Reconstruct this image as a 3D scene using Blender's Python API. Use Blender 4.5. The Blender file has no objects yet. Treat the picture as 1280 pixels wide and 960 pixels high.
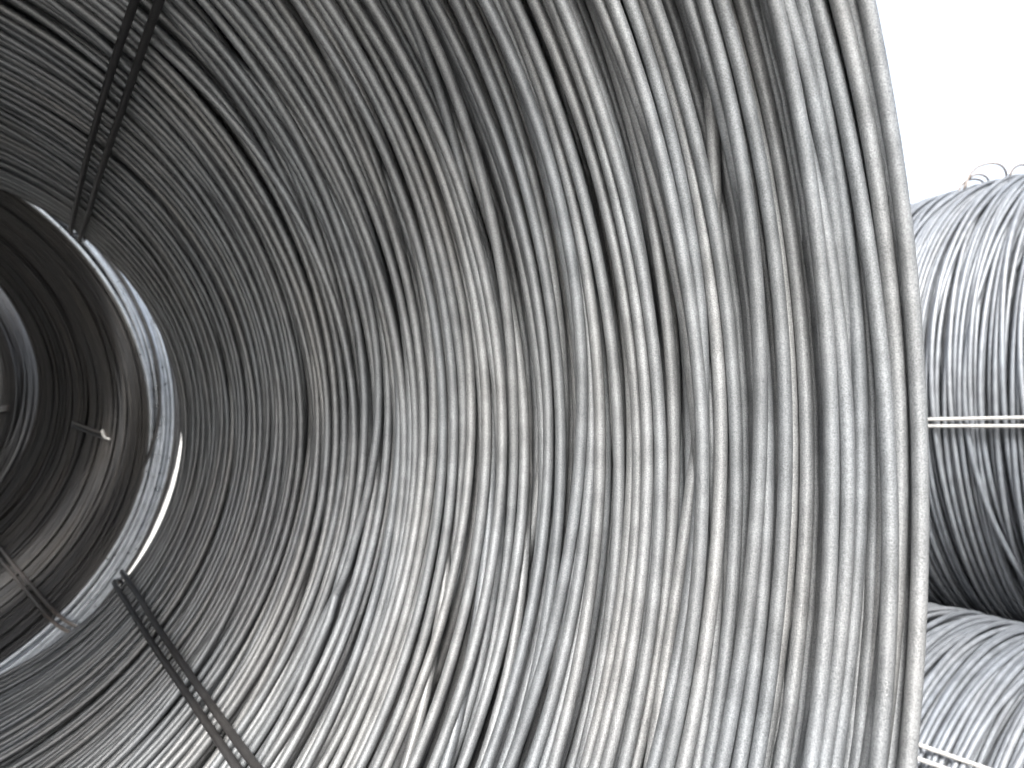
import bpy, math
import numpy as np
from mathutils import Matrix, Vector

scene = bpy.context.scene
col = scene.collection
rng = np.random.default_rng(11)

# ------------------------------------------------------------------ camera
# World: X to the right across the coil, Y along the coil axis (into the bore), Z up.
CAM_Z = 1.72
FPX = 900.0
_A = np.array([(60 - 640) / FPX, (534.6 - 480) / FPX, 1.0]); _A /= np.linalg.norm(_A)
_D = np.array([0, 1.0, 0]); _D = _D - _A * (_D @ _A); _D /= np.linalg.norm(_D)
_P = np.cross(_D, _A)
cam_data = bpy.data.cameras.new('camera')
cam = bpy.data.objects.new('camera', cam_data)
col.objects.link(cam)
_rows = np.stack([_P, _A, -_D])                 # lens frame (x right, y down, z forward) -> world
_x = _rows @ np.array([1, 0, 0]); _y = _rows @ np.array([0, -1, 0]); _z = _rows @ np.array([0, 0, -1])
cam.matrix_world = Matrix([[_x[0], _y[0], _z[0], 0], [_x[1], _y[1], _z[1], 0], [_x[2], _y[2], _z[2], CAM_Z], [0, 0, 0, 1]])
cam_data.sensor_width = 36.0
cam_data.lens = 36.0 * FPX / 1280.0
cam_data.clip_start = 0.02
cam_data.clip_end = 2000.0
cam_data.dof.use_dof = True
cam_data.dof.focus_distance = 0.56
cam_data.dof.aperture_fstop = 8.5
scene.camera = cam

# ------------------------------------------------------------------ daylight
SUN_DIR = Vector((-0.45, -0.52, 0.725)).normalized()   # towards the hazy sun: behind the camera, high up
world = bpy.data.worlds.new('World'); scene.world = world
world.use_nodes = True
wn = world.node_tree; wn.nodes.clear()
sky = wn.nodes.new('ShaderNodeTexSky'); sky.sky_type = 'NISHITA'; sky.sun_disc = False
sky.sun_elevation = math.asin(SUN_DIR.z)
sky.sun_rotation = math.atan2(SUN_DIR.x, SUN_DIR.y)
sky.dust_density = 5.0; sky.air_density = 1.0
hsv = wn.nodes.new('ShaderNodeHueSaturation'); hsv.inputs['Saturation'].default_value = 0.45
bgn = wn.nodes.new('ShaderNodeBackground'); bgn.inputs['Strength'].default_value = 0.105
wo = wn.nodes.new('ShaderNodeOutputWorld')
wn.links.new(sky.outputs[0], hsv.inputs['Color']); wn.links.new(hsv.outputs[0], bgn.inputs['Color'])
wn.links.new(bgn.outputs[0], wo.inputs['Surface'])
sl = bpy.data.lights.new('sun', 'SUN'); sl.energy = 2.2; sl.angle = math.radians(13); sl.color = (1.0, 0.988, 0.965)
sun = bpy.data.objects.new('sun', sl); col.objects.link(sun)
sun.rotation_euler = SUN_DIR.to_track_quat('Z', 'Y').to_euler(); sun.location = (-3, -3, 6)

scene.view_settings.view_transform = 'Standard'
scene.view_settings.look = 'None'
scene.view_settings.exposure = 2.4
scene.view_settings.gamma = 1.0
scene.view_settings.use_curve_mapping = False
scene.cycles.use_denoising = True
scene.cycles.max_bounces = 5
scene.cycles.diffuse_bounces = 4
scene.cycles.glossy_bounces = 4
scene.cycles.adaptive_threshold = 0.025


# ------------------------------------------------------------------ materials
def steel(name, base, warm, metallic, rough, grain=900.0, spread=0.12, bump=0.45):
    m = bpy.data.materials.new(name); m.use_nodes = True
    nt = m.node_tree; N = nt.nodes; L = nt.links
    b = N['Principled BSDF']
    tc = N.new('ShaderNodeTexCoord')
    oi = N.new('ShaderNodeObjectInfo')
    # fine mill-scale grain
    n1 = N.new('ShaderNodeTexNoise'); n1.inputs['Scale'].default_value = grain; n1.inputs['Detail'].default_value = 2.0
    n1.inputs['Roughness'].default_value = 0.65
    # blotches of thicker or thinner scale along the wire
    n2 = N.new('ShaderNodeTexNoise'); n2.inputs['Scale'].default_value = 38.0; n2.inputs['Detail'].default_value = 1.0
    n3 = N.new('ShaderNodeTexNoise'); n3.inputs['Scale'].default_value = 7.0; n3.inputs['Detail'].default_value = 0.0
    for n in (n1, n2, n3): L.new(tc.outputs['Object'], n.inputs['Vector'])
    tone = N.new('ShaderNodeMix'); tone.data_type = 'RGBA'
    tone.inputs['A'].default_value = (*base, 1); tone.inputs['B'].default_value = (*warm, 1)
    addw = N.new('ShaderNodeMath'); addw.operation = 'MULTIPLY_ADD'; addw.inputs[1].default_value = 1.3; addw.inputs[2].default_value = -0.55
    L.new(n3.outputs['Fac'], addw.inputs[0])
    addr = N.new('ShaderNodeMath'); addr.operation = 'MULTIPLY_ADD'; addr.inputs[1].default_value = 0.7; addr.use_clamp = True
    L.new(oi.outputs['Random'], addr.inputs[0]); L.new(addw.outputs[0], addr.inputs[2])
    L.new(addr.outputs[0], tone.inputs['Factor'])
    # brightness: per wire, blotch and grain
    mr = N.new('ShaderNodeMapRange'); mr.inputs['To Min'].default_value = 1 - spread; mr.inputs['To Max'].default_value = 1 + spread
    L.new(oi.outputs['Random'], mr.inputs['Value'])
    mb = N.new('ShaderNodeMapRange'); mb.inputs['From Min'].default_value = 0.3; mb.inputs['From Max'].default_value = 0.7
    mb.inputs['To Min'].default_value = 0.84; mb.inputs['To Max'].default_value = 1.14
    L.new(n2.outputs['Fac'], mb.inputs['Value'])
    mg = N.new('ShaderNodeMapRange'); mg.inputs['From Min'].default_value = 0.3; mg.inputs['From Max'].default_value = 0.72
    mg.inputs['To Min'].default_value = 0.62; mg.inputs['To Max'].default_value = 1.42
    L.new(n1.outputs['Fac'], mg.inputs['Value'])
    m1 = N.new('ShaderNodeMath'); m1.operation = 'MULTIPLY'; L.new(mr.outputs[0], m1.inputs[0]); L.new(mb.outputs[0], m1.inputs[1])
    m2 = N.new('ShaderNodeMath'); m2.operation = 'MULTIPLY'; L.new(m1.outputs[0], m2.inputs[0]); L.new(mg.outputs[0], m2.inputs[1])
    mul = N.new('ShaderNodeVectorMath'); mul.operation = 'SCALE'
    L.new(tone.outputs['Result'], mul.inputs[0]); L.new(m2.outputs[0], mul.inputs['Scale'])
    # rare reddish rust specks
    n4 = N.new('ShaderNodeTexNoise'); n4.inputs['Scale'].default_value = 60.0; n4.inputs['Detail'].default_value = 1.0
    L.new(tc.outputs['Object'], n4.inputs['Vector'])
    rr = N.new('ShaderNodeMapRange'); rr.inputs['From Min'].default_value = 0.88; rr.inputs['From Max'].default_value = 0.93
    L.new(n4.outputs['Fac'], rr.inputs['Value'])
    rust = N.new('ShaderNodeMix'); rust.data_type = 'RGBA'; rust.inputs['B'].default_value = (0.30, 0.17, 0.14, 1)
    L.new(rr.outputs[0], rust.inputs['Factor']); L.new(mul.outputs[0], rust.inputs['A'])
    L.new(rust.outputs['Result'], b.inputs['Base Color'])
    b.inputs['Metallic'].default_value = metallic
    rgh = N.new('ShaderNodeMapRange'); rgh.inputs['To Min'].default_value = rough - 0.09; rgh.inputs['To Max'].default_value = rough + 0.11
    L.new(n2.outputs['Fac'], rgh.inputs['Value']); L.new(rgh.outputs[0], b.inputs['Roughness'])
    bp = N.new('ShaderNodeBump'); bp.inputs['Strength'].default_value = bump; bp.inputs['Distance'].default_value = 0.0006
    L.new(n1.outputs['Fac'], bp.inputs['Height']); L.new(bp.outputs[0], b.inputs['Normal'])
    return m


M_WIRE = steel('rolled_steel_wire', (0.122, 0.130, 0.137), (0.124, 0.1255, 0.125), 0.4, 0.40)
M_PALE = steel('pale_steel_wire', (0.120, 0.131, 0.146), (0.117, 0.124, 0.133), 0.3, 0.5)
M_LIT_RIM = steel('lit_rim_wire', (0.42, 0.45, 0.49), (0.41, 0.43, 0.45), 0.7, 0.30)  # pale, shiny copy: light on the second coil's rim put into the colour
M_SHADED = steel('shaded_steel_wire', (0.048, 0.048, 0.049), (0.055, 0.051, 0.047), 0.3, 0.5)  # darker copy: shade inside the farther coils put into the colour
M_TIE_DARK = steel('dark_tie_wire', (0.028, 0.028, 0.030), (0.030, 0.028, 0.027), 0.4, 0.5, spread=0.05)
M_TIE = steel('bright_tie_wire', (0.36, 0.355, 0.34), (0.36, 0.35, 0.335), 0.2, 0.42, spread=0.05)
M_TIE_WARM = steel('brown_tie_wire', (0.105, 0.092, 0.082), (0.11, 0.092, 0.08), 0.45, 0.42, spread=0.05)


def yard_material():
    m = bpy.data.materials.new('yard_concrete'); m.use_nodes = True
    nt = m.node_tree; b = nt.nodes['Principled BSDF']
    n = nt.nodes.new('ShaderNodeTexNoise'); n.inputs['Scale'].default_value = 3.0; n.inputs['Detail'].default_value = 8.0
    r = nt.nodes.new('ShaderNodeValToRGB')
    r.color_ramp.elements[0].color = (0.20, 0.195, 0.185, 1); r.color_ramp.elements[1].color = (0.34, 0.33, 0.31, 1)
    tc = nt.nodes.new('ShaderNodeTexCoord'); nt.links.new(tc.outputs['Object'], n.inputs['Vector'])
    nt.links.new(n.outputs['Fac'], r.inputs['Fac']); nt.links.new(r.outputs['Color'], b.inputs['Base Color'])
    b.inputs['Roughness'].default_value = 0.85
    return m


# ------------------------------------------------------------------ the yard surface
gm = bpy.data.meshes.new('ground')
gm.from_pydata([(-600, -600, 0), (600, -600, 0), (600, 600, 0), (-600, 600, 0)], [], [(0, 1, 2, 3)])
gm.materials.append(yard_material())
ground = bpy.data.objects.new('ground', gm); col.objects.link(ground); ground['kind'] = 'structure'


# ------------------------------------------------------------------ wire geometry
def tube_arrays(C, rad, sides, closed=True):
    """C (T,3) centre line -> vertices, quad indices."""
    T = len(C)
    if closed: tan = np.roll(C, -1, 0) - np.roll(C, 1, 0)
    else: tan = np.gradient(C, axis=0)
    tan /= np.linalg.norm(tan, axis=1, keepdims=True) + 1e-12
    ref = C - C.mean(0) if closed else np.tile(np.array([[0.31, 0.27, 0.91]]), (T, 1))
    e1 = ref - tan * np.sum(ref * tan, 1, keepdims=True)
    e1 /= np.linalg.norm(e1, axis=1, keepdims=True) + 1e-12
    e2 = np.cross(tan, e1)
    ph = np.arange(sides) * 2 * np.pi / sides
    rad = np.broadcast_to(np.asarray(rad, float), (T,))
    V = C[:, None, :] + rad[:, None, None] * (np.cos(ph)[None, :, None] * e1[:, None, :] + np.sin(ph)[None, :, None] * e2[:, None, :])
    V = V.reshape(-1, 3)
    n = T if closed else T - 1
    i = np.arange(n)[:, None]; j = np.arange(sides)[None, :]
    i2 = (i + 1) % T; j2 = (j + 1) % sides
    Q = np.stack([i * sides + j, i * sides + j2, i2 * sides + j2, i2 * sides + j], -1).reshape(-1, 4)
    return V, Q


def quick_mesh(name, V, Q, mat, caps=None):
    me = bpy.data.meshes.new(name)
    me.vertices.add(len(V)); me.vertices.foreach_set('co', np.ascontiguousarray(V, np.float32).ravel())
    nq = len(Q); loops = Q.ravel().astype(np.int32)
    starts = np.arange(nq, dtype=np.int32) * 4
    if caps:
        for c in caps:
            starts = np.append(starts, np.int32(len(loops))); loops = np.append(loops, np.array(c, np.int32))
    me.loops.add(len(loops)); me.loops.foreach_set('vertex_index', loops)
    me.polygons.add(len(starts)); me.polygons.foreach_set('loop_start', starts)
    me.polygons.foreach_set('use_smooth', np.ones(len(starts), bool))
    me.update(calc_edges=True)
    me.materials.append(mat)
    return me


def part(name, me, parent, label=None, kind=None):
    o = bpy.data.objects.new(name, me); col.objects.link(o); o.parent = parent
    if label: o['label'] = label
    if kind: o['kind'] = kind
    return o


def open_wire(name, pts, rad, mat, parent, sides=10, sub=6, label=None):
    """A loose piece of wire with closed ends through the given points."""
    C = catmull(np.array(pts, float), sub, False)
    V, Q = tube_arrays(C, rad, sides, False)
    T = len(C)
    return part(name, quick_mesh(name, V, Q, mat, [list(range(sides))[::-1], list(range((T - 1) * sides, T * sides))]), parent, label)


def catmull(p, sub, closed):
    out = []; n = len(p)
    for i in range(n if closed else n - 1):
        if closed: p0, p1, p2, p3 = p[i - 1], p[i], p[(i + 1) % n], p[(i + 2) % n]
        else: p0, p1, p2, p3 = p[max(i - 1, 0)], p[i], p[i + 1], p[min(i + 2, n - 1)]
        for t in np.arange(sub) / sub:
            out.append(0.5 * (2 * p1 + (p2 - p0) * t + (2 * p0 - 5 * p1 + 4 * p2 - p3) * t ** 2 + (3 * p1 - p0 - 3 * p2 + p3) * t ** 3))
    if not closed: out.append(p[-1])
    return np.array(out)


class Profile:
    """Closed outline of a coil's cross-section in (axial a, radius r), walked bore -> front face -> outside -> rear."""
    def __init__(self, pts):
        c = catmull(np.array(pts, float), 24, True)
        c = np.vstack([c, c[:1]])
        s = np.concatenate([[0], np.cumsum(np.linalg.norm(np.diff(c, axis=0), axis=1))])
        self.length = s[-1]
        self.u = np.linspace(0, s[-1], 1201)
        self.a = np.interp(self.u, s, c[:, 0]); self.r = np.interp(self.u, s, c[:, 1])
        ta = np.gradient(self.a); tr = np.gradient(self.r); l = np.hypot(ta, tr)
        k = np.ones(61) / 61                         # smoothed normals so deep layers do not pinch
        na, nr = tr / l, -ta / l
        pad = lambda x: np.convolve(np.concatenate([x[-31:-1], x, x[1:31]]), k, 'valid')
        na, nr = pad(na), pad(nr); l = np.hypot(na, nr)
        ca, cr = self.a.mean(), self.r.mean()
        sgn = np.sign(np.mean(na * (ca - self.a) + nr * (cr - self.r)))
        self.na, self.nr = sgn * na / l, sgn * nr / l
    def at(self, s, n):
        s = np.mod(s, self.length)
        f = lambda y: np.interp(s, self.u, y)
        return f(self.a) + n * f(self.na), f(self.r) + n * f(self.nr)


def harmonics(N, M, amp, kmax, power, seed_rng):
    th = np.arange(M) * 2 * np.pi / M
    out = np.zeros((N, M))
    for k in range(1, kmax + 1):
        w = 1.0 / k ** power
        out += w * seed_rng.normal(size=(N, 1)) * np.cos(k * th[None] + seed_rng.uniform(0, 2 * np.pi, (N, 1)))
    return amp * out


def pack(N, s0, s1, d, layers, wob, stray, relief, iters, R, M=96, spread=2.0, kmax=4, keep=8, calm=None, cover=0.80, bundle=0.6):
    """Lay N turns over the strip s0..s1 and push them apart at every angle so that they lie over, not through, each other."""
    f = np.arange(N + 1) * (cover / layers)
    skin = (np.floor(f[1:]) != np.floor(f[:-1]))[:, None]      # one turn in a few lies in the skin, the rest below it
    base = np.linspace(s0, s1, N)[:, None] + R.normal(size=(N, 1)) * d * np.where(skin, 0.3, 0.8)
    A = np.abs(R.normal(size=(N, 1))) ** 1.5
    q = np.ones((N, 1)) if calm is None else np.clip(np.abs(base - calm) / 0.11, 0.38, 1.0)   # turns lie quieter round the rim
    S = base + harmonics(N, M, 1.0, kmax, 1.25, R) * (wob * d * (0.35 + A) * q)
    # a few stray turns that run well across their neighbours
    st = R.random((N, 1)) < stray
    S = S + q * st * harmonics(N, M, 2.8 * d, 4, 0.7, R)
    # turns drift together in bundles
    nb = max(4, int((s1 - s0) / (7 * d)))
    drift = harmonics(nb, M, bundle * d, 4, 0.8, R)
    g = np.linspace(s0, s1, nb)
    for m in range(M): S[:, m] += q[:, 0] * np.interp(base[:, 0], g, drift[:, m])
    depth = np.where(skin, R.uniform(0, 0.8 * d, (N, 1)), R.uniform(0.9 * d, layers * spread * d, (N, 1)) * (0.55 + 0.45 * q))
    nr_ = max(6, int((s1 - s0) / (3.5 * d)))
    rel = harmonics(nr_, M, relief * d, 3, 0.9, R) + R.normal(size=(nr_, 1)) * relief * d * 0.6
    gr = np.linspace(s0, s1, nr_)
    Z = depth + harmonics(N, M, 0.5 * d, 4, 1.0, R)
    Z = Z + st * (-0.5 * d)
    for m in range(M): Z[:, m] += q[:, 0] * np.interp(base[:, 0], gr, rel[:, m])
    S0, Z0 = S.copy(), Z.copy()
    f = np.arange(M // 2 + 1)
    H = 1.0 / (1.0 + (f / keep) ** 6)
    for it in range(iters):
        o = np.argsort(S, 0)
        s = np.take_along_axis(S, o, 0); z = np.take_along_axis(Z, o, 0)
        ps = np.zeros_like(s); pz = np.zeros_like(z)
        for k in range(1, 13):
            ds = s[k:] - s[:-k]; dz = z[k:] - z[:-k]
            q = np.sqrt(ds * ds + dz * dz) + 1e-7
            ov = np.maximum(0, d * 1.01 - q) * 0.36 / q
            ps[k:] += ov * ds; ps[:-k] -= ov * ds
            pz[k:] += ov * dz; pz[:-k] -= ov * dz
        s += ps; z += pz
        np.put_along_axis(S, o, s, 0); np.put_along_axis(Z, o, z, 0)
        if it < iters - 6:
            S += 0.015 * (S0 - S); Z += 0.02 * (Z0 - Z)
        Z = np.maximum(Z, -0.5 * d + 0.25 * (Z + 0.5 * d))
        if it % 2 == 0:
            S = np.fft.irfft(np.fft.rfft(S, axis=1) * H, M, axis=1)
            Z = np.fft.irfft(np.fft.rfft(Z, axis=1) * H, M, axis=1)
    return S, Z


def resample(X, th):
    """Evaluate periodic rows X (N,M) at the angles th by their Fourier series."""
    M = X.shape[1]; c = np.fft.rfft(X, axis=1) / M
    k = np.arange(c.shape[1]); w = np.where((k == 0) | (k == M // 2), 1.0, 2.0)
    E = np.exp(1j * np.outer(k, th))
    return np.real((c * w) @ E)


def angle_grid(coarse, fine, centre, half):
    """Angles round the loop, closer together where the turns are seen from near."""
    a = centre + np.linspace(-half, half, fine, endpoint=False)
    b = centre + np.linspace(half, 2 * np.pi - half, coarse, endpoint=False)
    return np.concatenate([a, b])


def centre_lines(prof, S, Z, th):
    s, z = resample(S, th), resample(Z, th)
    a, r = prof.at(s, z)
    return np.stack([r * np.cos(th)[None], a, r * np.sin(th)[None]], -1)


def joined(lines, rad, sides):
    Vs, Qs, off = [], [], 0
    for C in lines:
        V, Q = tube_arrays(C, rad, sides); Vs.append(V); Qs.append(Q + off); off += len(V)
    return np.vstack(Vs), np.vstack(Qs)


def coil_root(loc, label, group):
    e = bpy.data.objects.new('wire_coil', None); col.objects.link(e)
    e.empty_display_size = 0.1; e.location = loc
    e['label'] = label; e['category'] = 'wire coil'; e['group'] = group
    return e


def build_turns(root, prof, S, Z, d, mat, th, sides, most, lift, th_deep, rim=None):
    """The turns nearest the visible skin become parts; those buried under them one mass."""
    key = np.sort(Z, 1)[:, : Z.shape[1] // 3].mean(1)
    order = np.argsort(key)
    C = centre_lines(prof, S, Z, th); C[..., 2] += lift
    R = np.random.default_rng(5)
    for i in np.sort(order[:most]):
        V, Q = tube_arrays(C[i], d / 2 * R.uniform(0.95, 1.03), sides)
        lit_turn = rim is not None and S[i].mean() > rim[0]      # end-face turns carry the crescent's light in their colour
        part('wire_turn', quick_mesh('wire_turn', V, Q, rim[1] if lit_turn else mat), root)
    rest = order[most:]
    if len(rest):
        C = centre_lines(prof, S[rest], Z[rest], th_deep); C[..., 2] += lift
        V, Q = joined(C, d / 2, 6)
        part('buried_turns', quick_mesh('buried_turns', V, Q, mat), root, kind='stuff')


def heart(root, prof, d, mat, lift, R, depth=5.2, rows=3, skip=None):
    """The closely packed turns in the middle of the coil's thickness, seen only as darkness between the outer ones."""
    lines = []; th = np.linspace(0, 2 * np.pi, 64, endpoint=False)
    for k in range(rows):
        n = int(prof.length / (d * 0.93))
        s0 = (np.arange(n) + 0.5 * k) * prof.length / n
        if skip: s0 = s0[(s0 < skip[0]) | (s0 > skip[1])]; n = len(s0)
        S = s0[:, None] + harmonics(n, 64, 0.12 * d, 3, 1.0, R); Z = np.full_like(S, (depth + 0.85 * k) * d)
        C = centre_lines(prof, S, Z, th); C[..., 2] += lift
        lines.append(C)
    V, Q = joined(np.vstack(lines), d / 2, 5)
    part('packed_turns', quick_mesh('packed_turns', V, Q, mat), root, kind='stuff')


def shell(root, prof, s0, s1, d, mat, lift, R, layers=1.6):
    """The sides of the coil away from the view: turns joined into one mass."""
    N = int((s1 - s0) / d * layers)
    S, Z = pack(N, s0, s1, d, layers, 0.8, 0.03, 0.5, 14, R, M=64)
    C = centre_lines(prof, S, Z, np.linspace(0, 2 * np.pi, 72, endpoint=False)); C[..., 2] += lift
    V, Q = joined(C, d / 2, 6)
    return part('outer_turns', quick_mesh('outer_turns', V, Q, mat), root, kind='stuff')


def tie_loop(root, prof, theta, offs, d, mat, lift, stand=1.1, bow=None, label=None, R=rng):
    """One strand of a tie: runs through the bore and back over the outside at a constant angle."""
    u = np.linspace(0, prof.length, 150, endpoint=False)
    n = -(stand * d + 0.5 * d) * np.ones_like(u)
    n += 0.12 * d * np.sin(u * 9 + R.uniform(0, 6)) - 0.35 * d
    a, r = prof.at(u, n)
    t = theta + offs / r + 0.0035 * np.sin(u * 3.1 + R.uniform(0, 6)) / r
    C = np.stack([r * np.cos(t), a, r * np.sin(t) + lift], -1)
    e = C.mean(0)
    V, Q = tube_arrays(C, d / 2, 10)
    return part('tie_wire', quick_mesh('tie_wire', V, Q, mat), root, label)


def s_of(prof, a, r):
    return prof.u[np.argmin((prof.a - a) ** 2 + (prof.r - r) ** 2)]


# ------------------------------------------------------------------ the coil whose bore fills the picture
D0 = 0.0101
AX = -0.265
LIFT = 0.79                                       # axis above the point the coil rests on
main = coil_root((AX, 0, CAM_Z + 0.003 - LIFT), 'huge grey steel wire coil whose open bore fills most of the picture', 'steel wire coils stacked in the yard')
P0 = Profile([[1.75, 0.521], [1.55, 0.530], [1.291, 0.542], [1.05, 0.560], [0.832, 0.583], [0.68, 0.610], [0.563, 0.636], [0.47, 0.651], [0.387, 0.665],
              [0.304, 0.692], [0.245, 0.718], [0.255, 0.738], [0.32, 0.775], [0.42, 0.79], [0.60, 0.79], [1.00, 0.78], [1.35, 0.77], [1.50, 0.755], [1.60, 0.71], [1.68, 0.645], [1.74, 0.580], [1.765, 0.540]])
sA, sB = -0.02, s_of(P0, 0.32, 0.775)
R0 = np.random.default_rng(21)
layers = 2.5
S, Z = pack(int((sB - sA) / D0 * layers), sA, sB, D0, layers, 1.10, 0.07, 0.25, 50, R0, bundle=0.5, cover=0.78, calm=s_of(P0, 0.252, 0.735))
build_turns(main, P0, S, Z, D0, M_WIRE, angle_grid(44, 112, 0.0, math.radians(118)), 10, 300, LIFT, np.linspace(0, 2 * np.pi, 90, endpoint=False))
shell(main, P0, sB - 0.01, P0.length - 0.03, D0, M_WIRE, LIFT, R0)
heart(main, P0, D0, M_WIRE, LIFT, R0, skip=(s_of(P0, 0.304, 0.692) - 0.01, s_of(P0, 0.36, 0.782)))
heart(main, P0, D0, M_WIRE, LIFT, R0, depth=2.6, rows=2, skip=(0.0, s_of(P0, 0.387, 0.665)))
for th0 in (51.5, -39.6):
    for k in (-1, 1):
        tie_loop(main, P0, math.radians(th0), k * 0.0098, 0.0092, M_TIE_DARK, LIFT, label='dark tie wire stretched along the bore')

# ------------------------------------------------------------------ the coils further along the same row
P1 = Profile([[1.18, 0.620], [0.80, 0.620], [0.50, 0.621], [0.20, 0.621], [0.08, 0.621], [0.02, 0.623], [0.0, 0.635], [0.028, 0.665], [0.085, 0.705], [0.15, 0.740], [0.23, 0.770], [0.36, 0.785],
              [0.60, 0.79], [0.85, 0.79], [1.10, 0.78], [1.21, 0.76], [1.25, 0.71], [1.235, 0.64]])
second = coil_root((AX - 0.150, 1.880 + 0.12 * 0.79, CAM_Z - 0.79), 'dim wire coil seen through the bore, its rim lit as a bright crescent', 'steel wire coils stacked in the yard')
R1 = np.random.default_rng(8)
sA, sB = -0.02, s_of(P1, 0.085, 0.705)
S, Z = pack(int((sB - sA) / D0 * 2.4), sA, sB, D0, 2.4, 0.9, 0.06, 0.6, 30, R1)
build_turns(second, P1, S, Z, D0, M_SHADED, angle_grid(30, 80, 0.0, math.radians(115)), 8, 190, 0.79, np.linspace(0, 2 * np.pi, 72, endpoint=False), (s_of(P1, 0.016, 0.624), M_LIT_RIM))
shell(second, P1, sB, P1.length - 0.03, D0, M_SHADED, 0.79, R1)
heart(second, P1, D0, M_SHADED, 0.79, R1, 3.6, 2)


second.rotation_euler = (0.12, 0, 0.20)
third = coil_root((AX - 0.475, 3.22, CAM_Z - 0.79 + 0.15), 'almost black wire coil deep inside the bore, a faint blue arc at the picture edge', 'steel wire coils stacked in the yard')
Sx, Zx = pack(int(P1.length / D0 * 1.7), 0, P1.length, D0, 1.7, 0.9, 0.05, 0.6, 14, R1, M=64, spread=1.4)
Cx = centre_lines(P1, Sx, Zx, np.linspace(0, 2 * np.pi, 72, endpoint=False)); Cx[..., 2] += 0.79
far_mesh = quick_mesh('wound_turns', *joined(Cx, D0 / 2, 6), M_SHADED)
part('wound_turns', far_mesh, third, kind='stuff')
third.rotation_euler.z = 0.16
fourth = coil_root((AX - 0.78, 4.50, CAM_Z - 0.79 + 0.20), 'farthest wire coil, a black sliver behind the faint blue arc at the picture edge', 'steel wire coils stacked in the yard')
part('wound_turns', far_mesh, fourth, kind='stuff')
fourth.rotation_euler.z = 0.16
for th0, mt in ((-46.0, M_TIE_WARM), (63.0, M_TIE_DARK)):
    for k in (-1, 1):
        tie_loop(second, P1, math.radians(th0), k * 0.009, 0.009, mt, 0.79)
# cut tie ends standing out from the walls of the farther bores
for k in (-1, 1):
    q = math.radians(-6.0) + k * 0.009
    open_wire('tie_end', [(0.616 * math.cos(q), 0.32, 0.616 * math.sin(q) + 0.79), (0.610 * math.cos(q), 0.50, 0.610 * math.sin(q) + 0.79),
                          (0.604 * math.cos(q), 0.64, 0.604 * math.sin(q) + 0.791)], 0.0042, M_TIE_DARK if k < 0 else M_TIE_WARM, second)
    q = math.radians(-7.0) + k * 0.010
    open_wire('tie_end', [(0.615 * math.cos(q), 0.10, 0.615 * math.sin(q) + 0.79), (0.609 * math.cos(q), 0.0, 0.609 * math.sin(q) + 0.79),
                          (0.618 * math.cos(q), -0.07, 0.615 * math.sin(q) + 0.792)], 0.0045, M_TIE_WARM, third)
open_wire('tie_end', [(0.617, 0.30, 0.722), (0.605, 0.31, 0.726), (0.600, 0.32, 0.746)], 0.0042, M_TIE, second)

# ------------------------------------------------------------------ the neighbouring row
D2 = 0.0104
P2 = Profile([[1.55, 0.40], [1.0, 0.395], [0.30, 0.395], [-0.05, 0.40], [-0.16, 0.43], [-0.18, 0.49], [-0.14, 0.56], [-0.05, 0.592],
              [0.30, 0.60], [0.70, 0.60], [1.1, 0.60], [1.50, 0.592], [1.62, 0.56], [1.66, 0.49], [1.63, 0.43]])
upper = coil_root((2.22, -0.40, CAM_Z - 0.012 - 0.60), 'upper of the two pale wire coils by the sky, two bright tie wires across it', 'steel wire coils stacked in the yard')
R2 = np.random.default_rng(31)
sA, sB = s_of(P2, -0.15, 0.545), s_of(P2, 1.60, 0.575)
S, Z = pack(int((sB - sA) / D2 * 2.6), sA, sB, D2, 2.6, 0.9, 0.03, 0.4, 34, R2, cover=1.0)
build_turns(upper, P2, S, Z, D2, M_PALE, angle_grid(30, 90, math.pi, math.radians(115)), 8, 240, 0.60, np.linspace(0, 2 * np.pi, 72, endpoint=False))
shell(upper, P2, sB + 0.02 - P2.length, sA - 0.02, D2, M_PALE, 0.60, R2, 1.2)
heart(upper, P2, D2, M_PALE, 0.60, R2, 4.0, 2)
lower = coil_root((1.60, -0.50, CAM_Z - 0.012 - 0.60 - 1.045), 'lower pale wire coil in the bottom corner, bedded against the coil above', 'steel wire coils stacked in the yard')
for ch in list(upper.children):                   # the same winding again, each turn its own object
    c = ch.copy(); c.data = ch.data.copy(); col.objects.link(c); c.parent = lower
for k in (-1, 1):
    tie_loop(upper, P2, math.radians(182.9), k * 0.0100, 0.0074, M_TIE, 0.60, stand=1.0)
    tie_loop(lower, P2, math.radians(128.5), k * 0.0125, 0.0074, M_TIE, 0.60, stand=1.0)

# small loose loops standing up from the top of the upper coil, and a burr on the near rim
def seen_at(u, v, x):
    g = np.array([(u - 640) / FPX, (v - 480) / FPX, 1.0]); g = g * x / (g @ _P)
    return (g @ _P - 2.22, g @ _A + 0.40, -(g @ _D) + 0.612)


for path in ([(1207, 243), (1212, 228), (1224, 217), (1238, 213), (1250, 215), (1257, 223), (1258, 235)],
             [(1204, 246), (1210, 233), (1221, 227), (1231, 229), (1236, 236), (1234, 246)],
             [(1196, 252), (1204, 238), (1216, 233), (1228, 236), (1232, 247)],
             [(1262, 228), (1268, 219), (1277, 215), (1287, 218), (1293, 228)]):
    n = len(path)
    open_wire('loose_loop', [seen_at(u, v - 9, 2.0 + 0.10 * k / n) for k, (u, v) in enumerate(path)], 0.0028, M_TIE_WARM, upper, 8, 5)
open_wire('burr', [(0.715, 0.241, LIFT - 0.055), (0.722, 0.242, LIFT - 0.053), (0.731, 0.244, LIFT - 0.0525)], 0.0004, M_TIE, main, 6, 3)
